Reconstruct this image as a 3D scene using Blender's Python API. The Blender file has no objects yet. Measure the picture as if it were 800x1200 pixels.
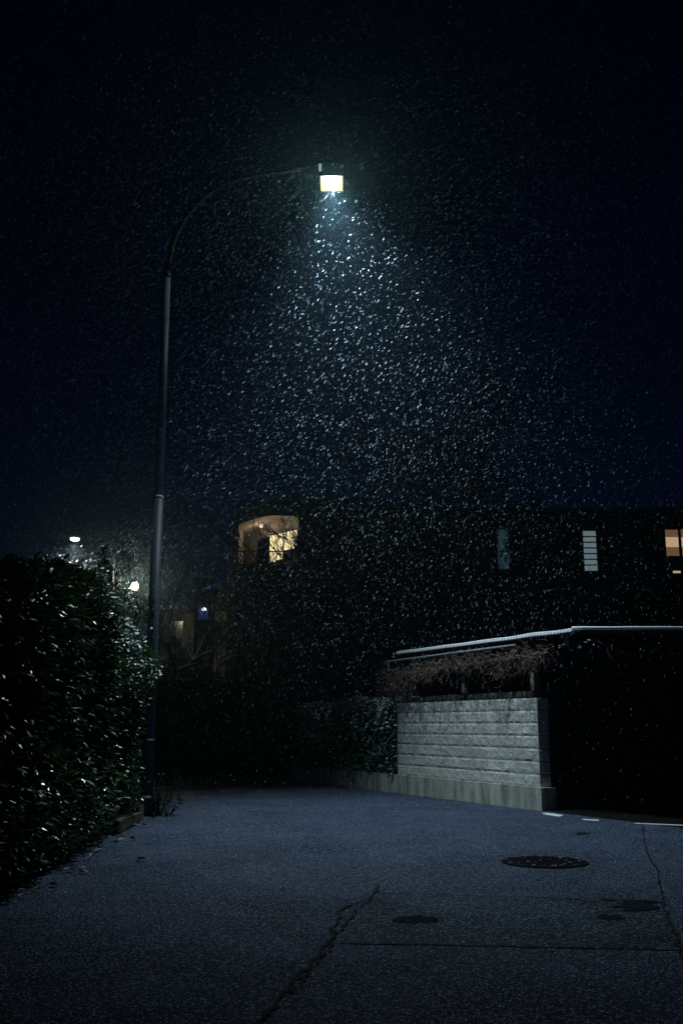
import bpy, math, random
import numpy as np
from mathutils import Vector, Matrix, noise

R = math.radians
rnd = random.Random(11)
sc = bpy.context.scene
COL = sc.collection

# ------------------------------------------------------------------ camera frame (photo is 800 x 1200)
F, PITCH, HCAM = 1167.0, math.atan(250 / 1167.0), 1.2
CP, SP = math.cos(PITCH), math.sin(PITCH)
def ray(px, py):
    r, u = (px - 400) / F, (600 - py) / F
    return Vector((r, CP - SP * u, SP + CP * u))
def P(px, py, D):
    d = ray(px, py)
    return Vector((0, 0, HCAM)) + d * (D / d.y)
def G(px, py, z=0.0):
    d = ray(px, py)
    return Vector((0, 0, HCAM)) + d * ((z - HCAM) / d.z)

cam = bpy.data.cameras.new('camera')
cam.sensor_fit = 'VERTICAL'; cam.sensor_height = 36; cam.lens = 36 * F / 1200
cam.clip_end = 1000; cam.clip_start = 0.05
co = bpy.data.objects.new('camera', cam); COL.objects.link(co)
co.location = (0, 0, HCAM); co.rotation_euler = (math.pi / 2 + PITCH, 0, 0)
sc.camera = co

# ------------------------------------------------------------------ materials
def nt_new(name):
    m = bpy.data.materials.new(name); m.use_nodes = True
    nt = m.node_tree
    return m, nt, nt.nodes['Principled BSDF'], nt.nodes['Material Output']
def N(nt, t, **kw):
    n = nt.nodes.new(t)
    for k, v in kw.items(): setattr(n, k, v)
    return n
def objcoord(nt, scale=(1, 1, 1)):
    tc = N(nt, 'ShaderNodeTexCoord'); mp = N(nt, 'ShaderNodeMapping')
    mp.inputs['Scale'].default_value = scale
    nt.links.new(tc.outputs['Object'], mp.inputs['Vector'])
    return mp.outputs['Vector']
def noise_tex(nt, vec, scale, detail=4, rough=0.55):
    n = N(nt, 'ShaderNodeTexNoise'); n.inputs['Scale'].default_value = scale
    n.inputs['Detail'].default_value = detail; n.inputs['Roughness'].default_value = rough
    nt.links.new(vec, n.inputs['Vector']); return n.outputs['Fac']
def ramp(nt, fac, stops):
    r = N(nt, 'ShaderNodeValToRGB'); e = r.color_ramp.elements
    while len(e) < len(stops): e.new(0.5)
    for el, (p, c) in zip(e, stops): el.position = p; el.color = (*c, 1)
    nt.links.new(fac, r.inputs['Fac']); return r.outputs['Color']
def mixc(nt, fac, a, b, mode='MIX'):
    m = N(nt, 'ShaderNodeMix', data_type='RGBA', blend_type=mode)
    for sock, v in ((m.inputs[0], fac), (m.inputs[6], a), (m.inputs[7], b)):
        if isinstance(v, (int, float)): sock.default_value = v
        elif isinstance(v, tuple): sock.default_value = (*v, 1)
        else: nt.links.new(v, sock)
    return m.outputs[2]
def bump(nt, bs, h, strength, dist=0.01):
    b = N(nt, 'ShaderNodeBump'); b.inputs['Strength'].default_value = strength
    b.inputs['Distance'].default_value = dist
    nt.links.new(h, b.inputs['Height']); nt.links.new(b.outputs['Normal'], bs.inputs['Normal'])
def basic(name, c1, c2, scale=8, rough=0.7, spec=0.3, metal=0.0, bmp=0.0, bscale=60, sc3=(1, 1, 1)):
    m, nt, bs, out = nt_new(name)
    v = objcoord(nt, sc3)
    c = ramp(nt, noise_tex(nt, v, scale), [(0.3, c1), (0.7, c2)])
    nt.links.new(c, bs.inputs['Base Color'])
    bs.inputs['Roughness'].default_value = rough; bs.inputs['Specular IOR Level'].default_value = spec
    bs.inputs['Metallic'].default_value = metal
    if bmp: bump(nt, bs, noise_tex(nt, v, bscale, 5), bmp)
    return m
def emit(name, col, strength):
    m, nt, bs, out = nt_new(name)
    bs.inputs['Base Color'].default_value = (.01, .01, .01, 1); bs.inputs['Roughness'].default_value = .4
    bs.inputs['Emission Color'].default_value = (*col, 1)
    bs.inputs['Emission Strength'].default_value = strength
    return m
def leafmat(name, c1, c2, rough, transl, spec=0.5):
    m, nt, bs, out = nt_new(name)
    v = objcoord(nt)
    c = ramp(nt, noise_tex(nt, v, 9, 2), [(0.3, c1), (0.7, c2)])
    nt.links.new(c, bs.inputs['Base Color'])
    bs.inputs['Roughness'].default_value = rough; bs.inputs['Specular IOR Level'].default_value = spec
    tr = N(nt, 'ShaderNodeBsdfTranslucent')
    tc = mixc(nt, 1.0, c, (1.2, 1.5, 0.5), 'MULTIPLY')
    nt.links.new(tc, tr.inputs['Color'])
    mx = N(nt, 'ShaderNodeMixShader'); mx.inputs[0].default_value = transl
    nt.links.new(bs.outputs[0], mx.inputs[1]); nt.links.new(tr.outputs[0], mx.inputs[2])
    nt.links.new(mx.outputs[0], out.inputs['Surface'])
    return m

def asphalt(name, lo, hi, speck, grain=1.0):
    m, nt, bs, out = nt_new(name)
    v = objcoord(nt)
    big = noise_tex(nt, v, 0.8, 7, 0.68)
    c = ramp(nt, big, [(0.41, lo), (0.59, hi)])
    fine = noise_tex(nt, v, 95, 4, 0.75)
    c = mixc(nt, 0.85, c, ramp(nt, fine, [(0.30, (0.25, 0.25, 0.27)), (0.5, (0.85, 0.85, 0.85)), (0.72, (2.0, 2.0, 2.0))]), 'MULTIPLY')
    vo = N(nt, 'ShaderNodeTexVoronoi'); vo.inputs['Scale'].default_value = 135 * grain
    nt.links.new(v, vo.inputs['Vector'])
    sep = N(nt, 'ShaderNodeSeparateColor'); nt.links.new(vo.outputs['Color'], sep.inputs[0])
    st = ramp(nt, sep.outputs[0], [(0.84, (0, 0, 0)), (1.0, (1, 1, 1))])
    c = mixc(nt, st, c, speck)
    nt.links.new(c, bs.inputs['Base Color'])
    rr = N(nt, 'ShaderNodeMapRange'); rr.inputs['To Min'].default_value = 0.55; rr.inputs['To Max'].default_value = 0.85
    nt.links.new(noise_tex(nt, v, 1.3, 4), rr.inputs['Value']); nt.links.new(rr.outputs[0], bs.inputs['Roughness'])
    bs.inputs['Specular IOR Level'].default_value = 0.05
    h = mixc(nt, 0.5, fine, vo.outputs['Distance'])
    bump(nt, bs, h, 1.0, 0.012)
    return m

M = {}
M['asphalt'] = asphalt('asphalt_wet', (0.007, 0.012, 0.027), (0.022, 0.032, 0.060), (0.36, 0.44, 0.58))
M['patch'] = asphalt('asphalt_patch', (0.004, 0.008, 0.015), (0.018, 0.029, 0.048), (0.26, 0.35, 0.43), 0.75)
M['puddle'] = basic('wet_hollow', (0.0015, 0.002, 0.003), (0.022, 0.028, 0.036), 42, 0.95, 0.01, 0, 0.6, 90)
M['crack'] = basic('crack_fill', (0.003, 0.003, 0.004), (0.008, 0.008, 0.009), 30, 0.9, 0.1)
M['soil'] = basic('dark_soil', (0.006, 0.006, 0.005), (0.016, 0.015, 0.013), 6, 0.95, 0.1, 0, 0.5, 40)
M['forecourt_shade'] = basic('shade_black_ground', (0.003, 0.003, 0.003), (0.008, 0.008, 0.009), 40, 0.95, 0.03, 0, 0.6, 60)  # near-black colour stands in for the shade under the carport roof
M['paint'] = basic('road_paint', (0.30, 0.30, 0.31), (0.75, 0.75, 0.75), 18, 0.6, 0.3, 0, 0.4, 70)
M['galv'] = basic('galvanised_steel', (0.03, 0.038, 0.052), (0.055, 0.067, 0.088), 5, 0.55, 0.25, 0.1, 0.15, 50, (1, 1, 0.4))  # the lower pole's dimmer light is put into this darker tone
M['galv2'] = basic('bright_steel_ring', (0.25, 0.28, 0.32), (0.4, 0.43, 0.47), 9, 0.5, 0.3)
M['galv_lit'] = basic('lit_steel', (0.13, 0.17, 0.24), (0.22, 0.27, 0.35), 6, 0.5, 0.4)  # same steel made paler: light on the upper pole painted into the colour
M['arm_unlit'] = basic('shade_dark_steel', (0.003, 0.004, 0.006), (0.006, 0.008, 0.011), 12, 0.6, 0.15)  # same steel blackened: the arm's unlit look is put into the colour
M['dark_metal'] = basic('dark_painted_metal', (0.015, 0.017, 0.022), (0.03, 0.033, 0.04), 12, 0.5, 0.3)
M['iron'] = basic('cast_iron', (0.002, 0.002, 0.004), (0.006, 0.006, 0.009), 30, 0.85, 0.03, 0.0, 0.4, 80)
M['rimsnow'] = basic('frost_specks', (0.10, 0.11, 0.15), (0.5, 0.53, 0.6), 30, 0.7, 0.3)
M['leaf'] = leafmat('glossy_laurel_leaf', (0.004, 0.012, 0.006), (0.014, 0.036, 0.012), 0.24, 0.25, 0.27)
M['litleaf'] = leafmat('lit_laurel_leaf', (0.014, 0.04, 0.010), (0.032, 0.075, 0.018), 0.3, 0.3, 0.36)  # brighter leaf copy; light on and through the leaves put into the colour
M['ivy'] = leafmat('ivy_leaf', (0.025, 0.075, 0.055), (0.075, 0.19, 0.13), 0.3, 0.15, 0.5)
M['darkleaf'] = leafmat('dark_conifer_leaf', (0.003, 0.006, 0.004), (0.008, 0.014, 0.008), 0.8, 0.05, 0.1)
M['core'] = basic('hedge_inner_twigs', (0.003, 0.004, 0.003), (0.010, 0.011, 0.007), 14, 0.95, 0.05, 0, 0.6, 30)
M['snow'] = basic('settled_snow', (0.62, 0.66, 0.70), (0.85, 0.88, 0.90), 20, 0.75, 0.2, 0, 0.5, 60)
M['bark'] = basic('wet_bark', (0.006, 0.006, 0.006), (0.018, 0.016, 0.013), 18, 0.8, 0.2)
M['palebark'] = basic('pale_twig', (0.10, 0.08, 0.05), (0.24, 0.19, 0.12), 18, 0.8, 0.2)
M['vine'] = basic('brown_vine_stem', (0.075, 0.05, 0.043), (0.22, 0.15, 0.12), 9, 0.8, 0.15)
M['vinered'] = basic('reddish_vine_stem', (0.085, 0.045, 0.048), (0.20, 0.115, 0.115), 9, 0.8, 0.15)
M['timber'] = basic('weathered_timber', (0.09, 0.085, 0.06), (0.22, 0.21, 0.16), 7, 0.85, 0.15, 0, 0.5, 30, (6, 6, 0.8))
M['beam'] = basic('grey_timber_sill', (0.05, 0.055, 0.055), (0.15, 0.15, 0.14), 9, 0.85, 0.15, 0, 0.5, 30)
M['blackwood'] = basic('black_stained_boards', (0.003, 0.003, 0.003), (0.007, 0.007, 0.007), 7, 0.9, 0.05)
M['sheet'] = basic('corrugated_roof_sheet', (0.03, 0.032, 0.035), (0.06, 0.06, 0.065), 5, 0.6, 0.3)
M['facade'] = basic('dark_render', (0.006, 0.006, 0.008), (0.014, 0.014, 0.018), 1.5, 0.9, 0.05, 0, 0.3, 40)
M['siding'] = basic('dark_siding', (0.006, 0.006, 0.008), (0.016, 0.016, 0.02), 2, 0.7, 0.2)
M['cream'] = basic('cream_plaster', (0.36, 0.32, 0.27), (0.46, 0.41, 0.35), 2, 0.9, 0.1, 0, 0.2, 30)
M['beige'] = basic('beige_plaster', (0.07, 0.062, 0.048), (0.17, 0.155, 0.12), 1.2, 0.9, 0.1, 0, 0.3, 20, (2, 1, 0.4))
M['deadleaf'] = basic('fallen_leaf_brown', (0.16, 0.075, 0.035), (0.34, 0.19, 0.10), 3, 0.7, 0.25)
M['deadleaf_y'] = basic('fallen_leaf_yellow', (0.25, 0.19, 0.06), (0.42, 0.30, 0.12), 3, 0.7, 0.25)

def blockmat():
    m, nt, bs, out = nt_new('split_face_concrete')
    v = objcoord(nt)
    c = ramp(nt, noise_tex(nt, v, 1.6, 5, 0.6), [(0.3, (0.33, 0.335, 0.315)), (0.66, (0.60, 0.60, 0.56))])
    g = ramp(nt, noise_tex(nt, v, 45, 4, 0.75), [(0.33, (0.28, 0.28, 0.28)), (0.47, (0.95, 0.95, 0.95)), (0.7, (1.25, 1.25, 1.25))])
    c = mixc(nt, 0.8, c, g, 'MULTIPLY')
    nt.links.new(c, bs.inputs['Base Color'])
    bs.inputs['Roughness'].default_value = 0.9; bs.inputs['Specular IOR Level'].default_value = 0.2
    bump(nt, bs, noise_tex(nt, v, 38, 6, 0.7), 0.6, 0.008)
    return m
M['block'] = blockmat()
def plinthmat():
    m, nt, bs, out = nt_new('stained_concrete')
    v = objcoord(nt, (2.2, 2.2, 0.35))
    streak = noise_tex(nt, v, 3.2, 5, 0.6)
    c = ramp(nt, streak, [(0.32, (0.17, 0.185, 0.16)), (0.5, (0.36, 0.37, 0.33)), (0.68, (0.55, 0.55, 0.50))])
    v2 = objcoord(nt)
    c = mixc(nt, 0.6, c, ramp(nt, noise_tex(nt, v2, 25, 5, 0.7), [(0.3, (0.5, 0.52, 0.45)), (0.6, (1, 1, 1))]), 'MULTIPLY')
    nt.links.new(c, bs.inputs['Base Color'])
    bs.inputs['Roughness'].default_value = 0.85; bs.inputs['Specular IOR Level'].default_value = 0.2
    bump(nt, bs, noise_tex(nt, v2, 30, 5), 0.5)
    return m
M['plinth'] = plinthmat()
M['mossy'] = basic('mossy_concrete', (0.02, 0.022, 0.014), (0.11, 0.10, 0.075), 7, 0.9, 0.1, 0, 0.8, 35)
def flakemat():
    m, nt, bs, out = nt_new('falling_snow_flake')
    d = N(nt, 'ShaderNodeBsdfDiffuse'); d.inputs['Color'].default_value = (0.72, 0.86, 1.0, 1)
    t = N(nt, 'ShaderNodeBsdfTranslucent'); t.inputs['Color'].default_value = (0.72, 0.86, 1.0, 1)
    mx = N(nt, 'ShaderNodeMixShader'); mx.inputs[0].default_value = 0.5
    nt.links.new(d.outputs[0], mx.inputs[1]); nt.links.new(t.outputs[0], mx.inputs[2])
    nt.links.new(mx.outputs[0], out.inputs['Surface'])
    return m
M['flake'] = flakemat()
M['led'] = emit('lamp_lens_lit', (1.0, 0.97, 0.34), 1.35)
M['bracket_glow'] = emit('lamp_bracket_glow', (0.75, 1.0, 0.85), 0.35)  # emission stands in for lamp light falling on the metal bracket
M['lampcool'] = emit('distant_lens_cool', (0.72, 1.0, 0.86), 6)
M['lampwarm'] = emit('distant_globe_warm', (1.0, 0.86, 0.42), 25)
M['lampblue'] = emit('blue_white_lamp', (0.70, 0.85, 1.0), 4)
M['bluepane'] = emit('blue_lit_pane', (0.04, 0.05, 0.30), 0.35)
M['warmpane'] = emit('warm_lit_curtain', (1.0, 0.70, 0.30), 1.35)
M['tealpane'] = emit('dim_teal_lit_pane', (0.50, 0.72, 0.78), 0.22)
M['dimpane'] = emit('very_dim_teal_pane', (0.16, 0.36, 0.46), 0.10)
M['blindpane'] = emit('lit_roller_blind', (1.0, 0.70, 0.45), 0.48)
M['roompane'] = emit('dim_brown_room_glow', (1.0, 0.55, 0.26), 0.13)
M['darkpane'] = basic('unlit_window_glass', (0.003, 0.003, 0.004), (0.005, 0.005, 0.006), 3, 0.15, 0.4)
M['bulb'] = emit('small_ceiling_bulb', (1.0, 0.75, 0.5), 0.8)
# curtain folds on the lit window: their bright and dark bands are painted into the glow colour
def curtain():
    m = M['warmpane']; nt = m.node_tree; bs = nt.nodes['Principled BSDF']
    v = objcoord(nt, (5, 5, 0.3))
    c = ramp(nt, noise_tex(nt, v, 1.7, 2), [(0.35, (0.62, 0.40, 0.15)), (0.55, (1.0, 0.86, 0.50)), (0.7, (1.0, 0.92, 0.62))])
    nt.links.new(c, bs.inputs['Emission Color'])
curtain()

# ------------------------------------------------------------------ mesh helper
class MB:
    def __init__(s): s.v = []; s.f = []
    def add(s, vs, fs):
        b = len(s.v); s.v.extend([Vector(x) for x in vs]); s.f.extend([tuple(i + b for i in f) for f in fs]); return s
    def box(s, c, ex, ey, ez, hx, hy, hz):
        c = Vector(c); vs = [c + ex * (hx * i) + ey * (hy * j) + ez * (hz * k) for i in (-1, 1) for j in (-1, 1) for k in (-1, 1)]
        return s.add(vs, [(0, 1, 3, 2), (4, 6, 7, 5), (0, 4, 5, 1), (2, 3, 7, 6), (0, 2, 6, 4), (1, 5, 7, 3)])
    def abox(s, x0, x1, y0, y1, z0, z1):
        return s.box(((x0 + x1) / 2, (y0 + y1) / 2, (z0 + z1) / 2), Vector((1, 0, 0)), Vector((0, 1, 0)), Vector((0, 0, 1)), (x1 - x0) / 2, (y1 - y0) / 2, (z1 - z0) / 2)
    def tube(s, pts, rad, n=8, cap=True):
        pts = [Vector(p) for p in pts]; m = len(pts)
        if not isinstance(rad, (list, tuple)): rad = [rad] * m
        b = len(s.v); ref = None
        for i, p in enumerate(pts):
            t = (pts[min(i + 1, m - 1)] - pts[max(i - 1, 0)]).normalized()
            if ref is None:
                ref = t.orthogonal().normalized()
            ref = (ref - t * ref.dot(t))
            ref = ref.normalized() if ref.length > 1e-6 else t.orthogonal().normalized()
            w = t.cross(ref)
            for k in range(n):
                a = 2 * math.pi * k / n
                s.v.append(p + (ref * math.cos(a) + w * math.sin(a)) * rad[i])
        for i in range(m - 1):
            for k in range(n):
                k2 = (k + 1) % n
                s.f.append((b + i * n + k, b + i * n + k2, b + (i + 1) * n + k2, b + (i + 1) * n + k))
        if cap:
            s.f.append(tuple(b + k for k in range(n))[::-1]); s.f.append(tuple(b + (m - 1) * n + k for k in range(n)))
        return s
    def leaf(s, p, d, up, L, W, fold=0.25, droop=0.2):
        d = d.normalized(); side = d.cross(up)
        if side.length < 1e-4: side = d.orthogonal()
        side.normalize(); nn = side.cross(d)
        q = lambda t, w, h: p + d * (t * L) + side * (w * W) + nn * (h * W) - nn * (droop * L * t * t)
        return s.add([q(0, 0, 0), q(.3, .42, fold * .8), q(.3, 0, 0), q(.3, -.42, fold * .8), q(.66, .38, fold * .7), q(.66, 0, 0), q(.66, -.38, fold * .7), q(1, 0, 0)],
                     [(0, 1, 2), (0, 2, 3), (1, 4, 5, 2), (2, 5, 6, 3), (4, 7, 5), (5, 7, 6)])
    def lathe(s, c, prof, n=24):
        b = len(s.v); m = len(prof)
        for r, z in prof:
            for k in range(n):
                a = 2 * math.pi * k / n
                s.v.append(Vector(c) + Vector((r * math.cos(a), r * math.sin(a), z)))
        for i in range(m - 1):
            for k in range(n):
                k2 = (k + 1) % n
                s.f.append((b + i * n + k, b + i * n + k2, b + (i + 1) * n + k2, b + (i + 1) * n + k))
        s.f.append(tuple(b + k for k in range(n))[::-1]); s.f.append(tuple(b + (m - 1) * n + k for k in range(n)))
        return s
    def build(s, name, mat, parent=None, smooth=False):
        off = Vector((0, 0, 0)); p = parent
        while p is not None:
            off += Vector(p.location); p = p.parent
        me = bpy.data.meshes.new(name); me.from_pydata([tuple(v - off) for v in s.v], [], s.f)
        me.materials.append(mat)
        if smooth: me.polygons.foreach_set('use_smooth', [True] * len(me.polygons))
        me.update()
        o = bpy.data.objects.new(name, me); COL.objects.link(o)
        if parent is not None: o.parent = parent
        return o
def thing(name, label, cat, loc, group=None):
    o = bpy.data.objects.new(name, None); COL.objects.link(o); o.location = loc; o.empty_display_size = 0.2
    o['label'] = label; o['category'] = cat
    if group: o['group'] = group
    return o
def tag(o, label, cat, group=None):
    o['label'] = label; o['category'] = cat
    if group: o['group'] = group
    return o
def struct(o, kind='structure'):
    o['kind'] = kind; return o
X, Y, Z = Vector((1, 0, 0)), Vector((0, 1, 0)), Vector((0, 0, 1))
def nz(p, s=1.0): return noise.noise(Vector(p) * s)

# ------------------------------------------------------------------ wall frame (garden wall line)
C0 = Vector((2.87, 14.9, 0)); E = Vector((-0.434, 0.901, 0)).normalized(); O = Vector((-E.y, E.x, 0))
if O.dot(Vector((-1, 0, 0))) < 0: O = -O
def W(s, out, z): return C0 + E * s + O * out + Z * z

# ------------------------------------------------------------------ ground, road
struct(MB().add([(-75, -70, -.03), (75, -70, -.03), (75, 80, -.03), (-75, 80, -.03)], [(0, 1, 2, 3)]).build('ground', M['soil']))
wl = lambda s: W(s, 0.0, 0)
road_pts = [(-2.62, -10), (14, -10)]
a, b = wl(-14), wl(8.0)
road_pts += [(a.x, a.y), (b.x, b.y), (-0.6, 24.6), (-16, 24.9), (-16, 16.2), (-3.0, 15.4)]
struct(MB().add([(x, y, 0) for x, y in road_pts], [tuple(range(len(road_pts)))]).build('road', M['asphalt']))
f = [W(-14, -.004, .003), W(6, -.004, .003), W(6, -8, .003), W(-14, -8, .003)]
struct(MB().add(f, [(0, 1, 2, 3)]).build('forecourt_shade', M['forecourt_shade']))  # dark sheet laid where the ground should lie in shade

def poly_sheet(pts, z, mat, name, sub=14, jit=0.015):
    out = []
    n = len(pts)
    for i in range(n):
        p, q = pts[i], pts[(i + 1) % n]
        for k in range(sub):
            t = k / sub
            out.append(p.lerp(q, t) + Vector((rnd.uniform(-jit, jit), rnd.uniform(-jit, jit), 0)))
    for v in out: v.z = z
    return struct(MB().add(out, [tuple(range(len(out)))]).build(name, mat))
poly_sheet([G(444, 1049), G(778, 1058), G(800, 1114), G(400, 1106)], .004, M['patch'], 'road_patch', 16, .012)
def ribbon(pts, w, z, name, jit=0.02, sub=7):
    mb = MB(); L = []
    for i in range(len(pts) - 1):
        for k in range(sub):
            L.append(pts[i].lerp(pts[i + 1], k / sub))
    L.append(pts[-1])
    vs = []
    for i, p in enumerate(L):
        t = (L[min(i + 1, len(L) - 1)] - L[max(i - 1, 0)]).normalized(); s = Vector((-t.y, t.x, 0))
        ww = w * rnd.uniform(.45, 1.25) * (0.3 if i in (0, len(L) - 1) else 1)
        o = s * rnd.uniform(-jit, jit)
        vs += [Vector((p.x, p.y, z)) + o + s * ww / 2, Vector((p.x, p.y, z)) + o - s * ww / 2]
    mb.add(vs, [(2 * i, 2 * i + 1, 2 * i + 3, 2 * i + 2) for i in range(len(L) - 1)])
    return struct(mb.build(name, M['crack']))
def gl(l): return [G(*p) for p in l]
ribbon(gl([(443, 1036), (441, 1047), (432, 1054), (422, 1057), (405, 1063), (397, 1068), (396, 1078), (389, 1090), (391, 1097), (380, 1108), (372, 1122), (360, 1136), (348, 1148), (341, 1156), (330, 1170), (318, 1184), (303, 1198), (292, 1215)]), .025, .009, 'road_crack', .016, 5)
ribbon(gl([(432, 1055), (421, 1065), (410, 1078), (399, 1090), (391, 1099), (384, 1116), (371, 1130), (362, 1140), (348, 1157), (341, 1166)]), .016, .0095, 'road_crack', .02)
ribbon(gl([(444, 1048.5), (560, 1051.5), (700, 1055)]), .032, .010, 'road_seam', .004, 14)
ribbon(gl([(700, 1055), (740, 1056.5), (776, 1058)]), .08, .0102, 'road_seam', .003, 8)
ribbon(gl([(398, 1106), (560, 1109), (700, 1112), (800, 1113)]), .006, .010, 'road_seam', .005, 14)
ribbon(gl([(751, 965), (755, 985), (758, 1002), (763, 1010), (771, 1025), (772, 1036), (776, 1052), (777, 1066), (783, 1078), (789, 1092), (795, 1113), (806, 1145), (830, 1200)]), .014, .0105, 'road_crack', .012, 5)
def blob(px, py, rx, ry, name='wet_hollow', seed=0):
    pts = []
    for k in range(40):
        a = 2 * math.pi * k / 40
        r = 1 + .45 * nz((math.cos(a) * 1.8 + seed, math.sin(a) * 1.8, seed * 3.1)) + rnd.uniform(-.28, .22)
        pts.append(G(px + rx * r * math.cos(a), py + ry * r * math.sin(a), .0))
    for p in pts: p.z = .008
    struct(MB().add(pts, [tuple(range(40))]).build(name, M['puddle']))
blob(745, 1063, 28, 5.5, seed=1); blob(714, 1076.5, 18, 2.8, seed=4); blob(487, 1079, 24, 4.2, seed=7)
blob(682, 977, 9, 1.2, seed=11)
def paint(pts):
    v = gl(pts)
    for p in v: p.z = .005
    struct(MB().add(v, [tuple(range(len(v)))]).build('road_marking', M['paint']))
paint([(634, 952.8), (644, 953.2), (660, 955.6), (655, 957.4), (640, 955.4)])
paint([(681, 959.9), (700, 960.8), (702, 962.4), (684, 961.4)])
paint([(743, 964.6), (812, 967.6), (812, 968.6), (743, 965.6)])

# manhole
mc = G(638, 1011)
mh = thing('manhole_cover', 'round dark cast iron manhole cover with frost specks, set in the road asphalt', 'manhole cover', (mc.x, mc.y, 0))
ring = MB(); n = 48
for r, z in ((.385, .003), (.38, .012), (.345, .012), (.343, .005)):
    ring.v += [Vector((mc.x + r * math.cos(2 * math.pi * k / n), mc.y + r * math.sin(2 * math.pi * k / n), z)) for k in range(n)]
for i in range(3):
    for k in range(n): ring.f.append((i * n + k, i * n + (k + 1) % n, (i + 1) * n + (k + 1) % n, (i + 1) * n + k))
ring.build('frame', M['iron'], mh)
lid = MB().lathe((mc.x, mc.y, 0), [(.34, .004), (.34, .010), (.333, .012)], 48)
for i in range(-6, 7):
    for j in range(-6, 7):
        if math.hypot(i, j) < 5.6: lid.abox(mc.x + i * .055 - .016, mc.x + i * .055 + .016, mc.y + j * .055 - .016, mc.y + j * .055 + .016, .0115, .017)
lo = lid.build('lid', M['iron'], mh)
fr = MB()
for k in range(46):
    a = rnd.uniform(0, 2 * math.pi); r = .34 * math.sqrt(rnd.random()) if k < 18 else rnd.uniform(.30, .38)
    if k >= 18 and math.sin(a) > .2 and rnd.random() < .7: continue
    c = Vector((mc.x + r * math.cos(a), mc.y + r * math.sin(a), .019)); q = rnd.uniform(.003, .008)
    fr.box(c, X, Y, Z, q * rnd.uniform(.7, 2), q, .003)
struct(fr.build('frost', M['rimsnow'], lo), 'stuff')

# ------------------------------------------------------------------ main street lamp
pb = G(171, 956); DP = pb.y; px0 = pb.x
lamp = thing('street_lamp', 'tall galvanised street lamp with curved arm, lit, rising beside the laurel hedge', 'street lamp', (px0, DP, 0))
zof = lambda py, D=DP: P(200, py, D).z
zb = zof(583); zt = zof(322); zs = zof(935)
MB().lathe((px0, DP, 0), [(.098, -.05), (.098, zs - .01), (.09, zs + .015)], 20).build('base_sleeve', M['galv'], lamp, True)
MB().lathe((px0, DP, 0), [(.108, zs - .02), (.112, zs), (.10, zs + .03)], 20).build('collar', M['galv'], lamp, True)
MB().lathe((px0, DP, 0), [(.080, zs), (.076, zb)], 20).build('lower_pole', M['galv'], lamp, True)
MB().lathe((px0, DP, 0), [(.077, zb - .02), (.079, zb - .01), (.079, zb + .01), (.068, zb + .025)], 20).build('joint_band', M['galv2'], lamp, True)
zc = zof(868)
MB().lathe((px0, DP, 0), [(.081, zc - .02), (.084, zc), (.081, zc + .02)], 20).build('strap', M['galv'], lamp, True)
MB().lathe((px0, DP, 0), [(.066, zb), (.054, zt)], 20).build('upper_pole', M['galv_lit'], lamp, True)
MB().lathe((px0, DP, 0), [(.058, zt - .06), (.06, zt), (.046, zt + .05)], 20).build('joint_band', M['galv'], lamp, True)
DL = DP + .25
arm_px = [(197.3, 322), (198.5, 305), (202, 288), (208, 272), (217, 256), (229, 241), (244, 227), (261, 216.5), (280, 209.5), (300, 205.5), (322, 202.5), (342, 200), (358, 198.5)]
arm = []
for i, (x, y) in enumerate(arm_px):
    arm.append(P(x, y, DP + (DL - DP) * i / (len(arm_px) - 1)))
arm[0] = Vector((px0, DP, zt + .0))
MB().tube(arm, [.043 - .012 * i / 12 for i in range(13)], 12).build('curved_arm', M['arm_unlit'], lamp, True)
LP = P(388.5, 217, DL)                     # lens centre
A1 = arm[-1]
hz = A1.z
# lamp head: tapered housing along +x
hd = MB()
secs = [(A1.x - .12, .05, .04, hz), (A1.x + .05, .11, .05, hz), (LP.x - .16, .20, .065, hz - .02), (LP.x + .10, .24, .06, hz - .03), (LP.x + .30, .18, .035, hz - .035)]
for x, w, h, z in secs:
    hd.v += [Vector((x, LP.y + w * math.cos(t), z + h * math.sin(t))) for t in [k * math.pi / 5 for k in range(10)]]
for i in range(len(secs) - 1):
    for k in range(10): hd.f.append((i * 10 + k, i * 10 + (k + 1) % 10, (i + 1) * 10 + (k + 1) % 10, (i + 1) * 10 + k))
hd.f.append(tuple(range(10))); hd.f.append(tuple(range(40, 50)))
head = hd.build('lamp_head', M['blackwood'], lamp, True)
lfm = MB().abox(LP.x - .19, LP.x + .19, LP.y - .255, LP.y + .255, LP.z + .05, hz - .06)
for sx in (-1, 1):
    lfm.abox(LP.x + sx * .182 - .008, LP.x + sx * .182 + .008, LP.y - .255, LP.y + .255, LP.z + .018, LP.z + .05)
    lfm.abox(LP.x - .174, LP.x + .174, LP.y + sx * .247 - .008, LP.y + sx * .247 + .008, LP.z + .018, LP.z + .05)
lfm.build('lens_frame', M['blackwood'], head)
MB().box(LP + Z * .040, X, Vector((0, 1, .0)).normalized(), Z, .172, .236, .006).build('lens', M['led'], head)
MB().abox(LP.x - .20, LP.x - .155, LP.y - .27, LP.y - .25, LP.z + .09, LP.z + .21).build('side_bracket', M['bracket_glow'], head)

def light(name, kind, loc, energy, color, **kw):
    l = bpy.data.lights.new(name, kind); l.energy = energy; l.color = color
    for k, v in kw.items(): setattr(l, k, v)
    o = bpy.data.objects.new(name, l); COL.objects.link(o); o.location = loc; return o
sp = light('street_lamp_light', 'SPOT', LP - Z * .06, 4200, (.70, .90, 1.0), spot_size=R(93), spot_blend=1.0, shadow_soft_size=.16)
aim = Vector((1.0, 12.9, 0)) - LP
light('street_lamp_stray_light', 'POINT', LP - Z * .07, 80, (.70, 1.0, .86), shadow_soft_size=.12)
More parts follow.
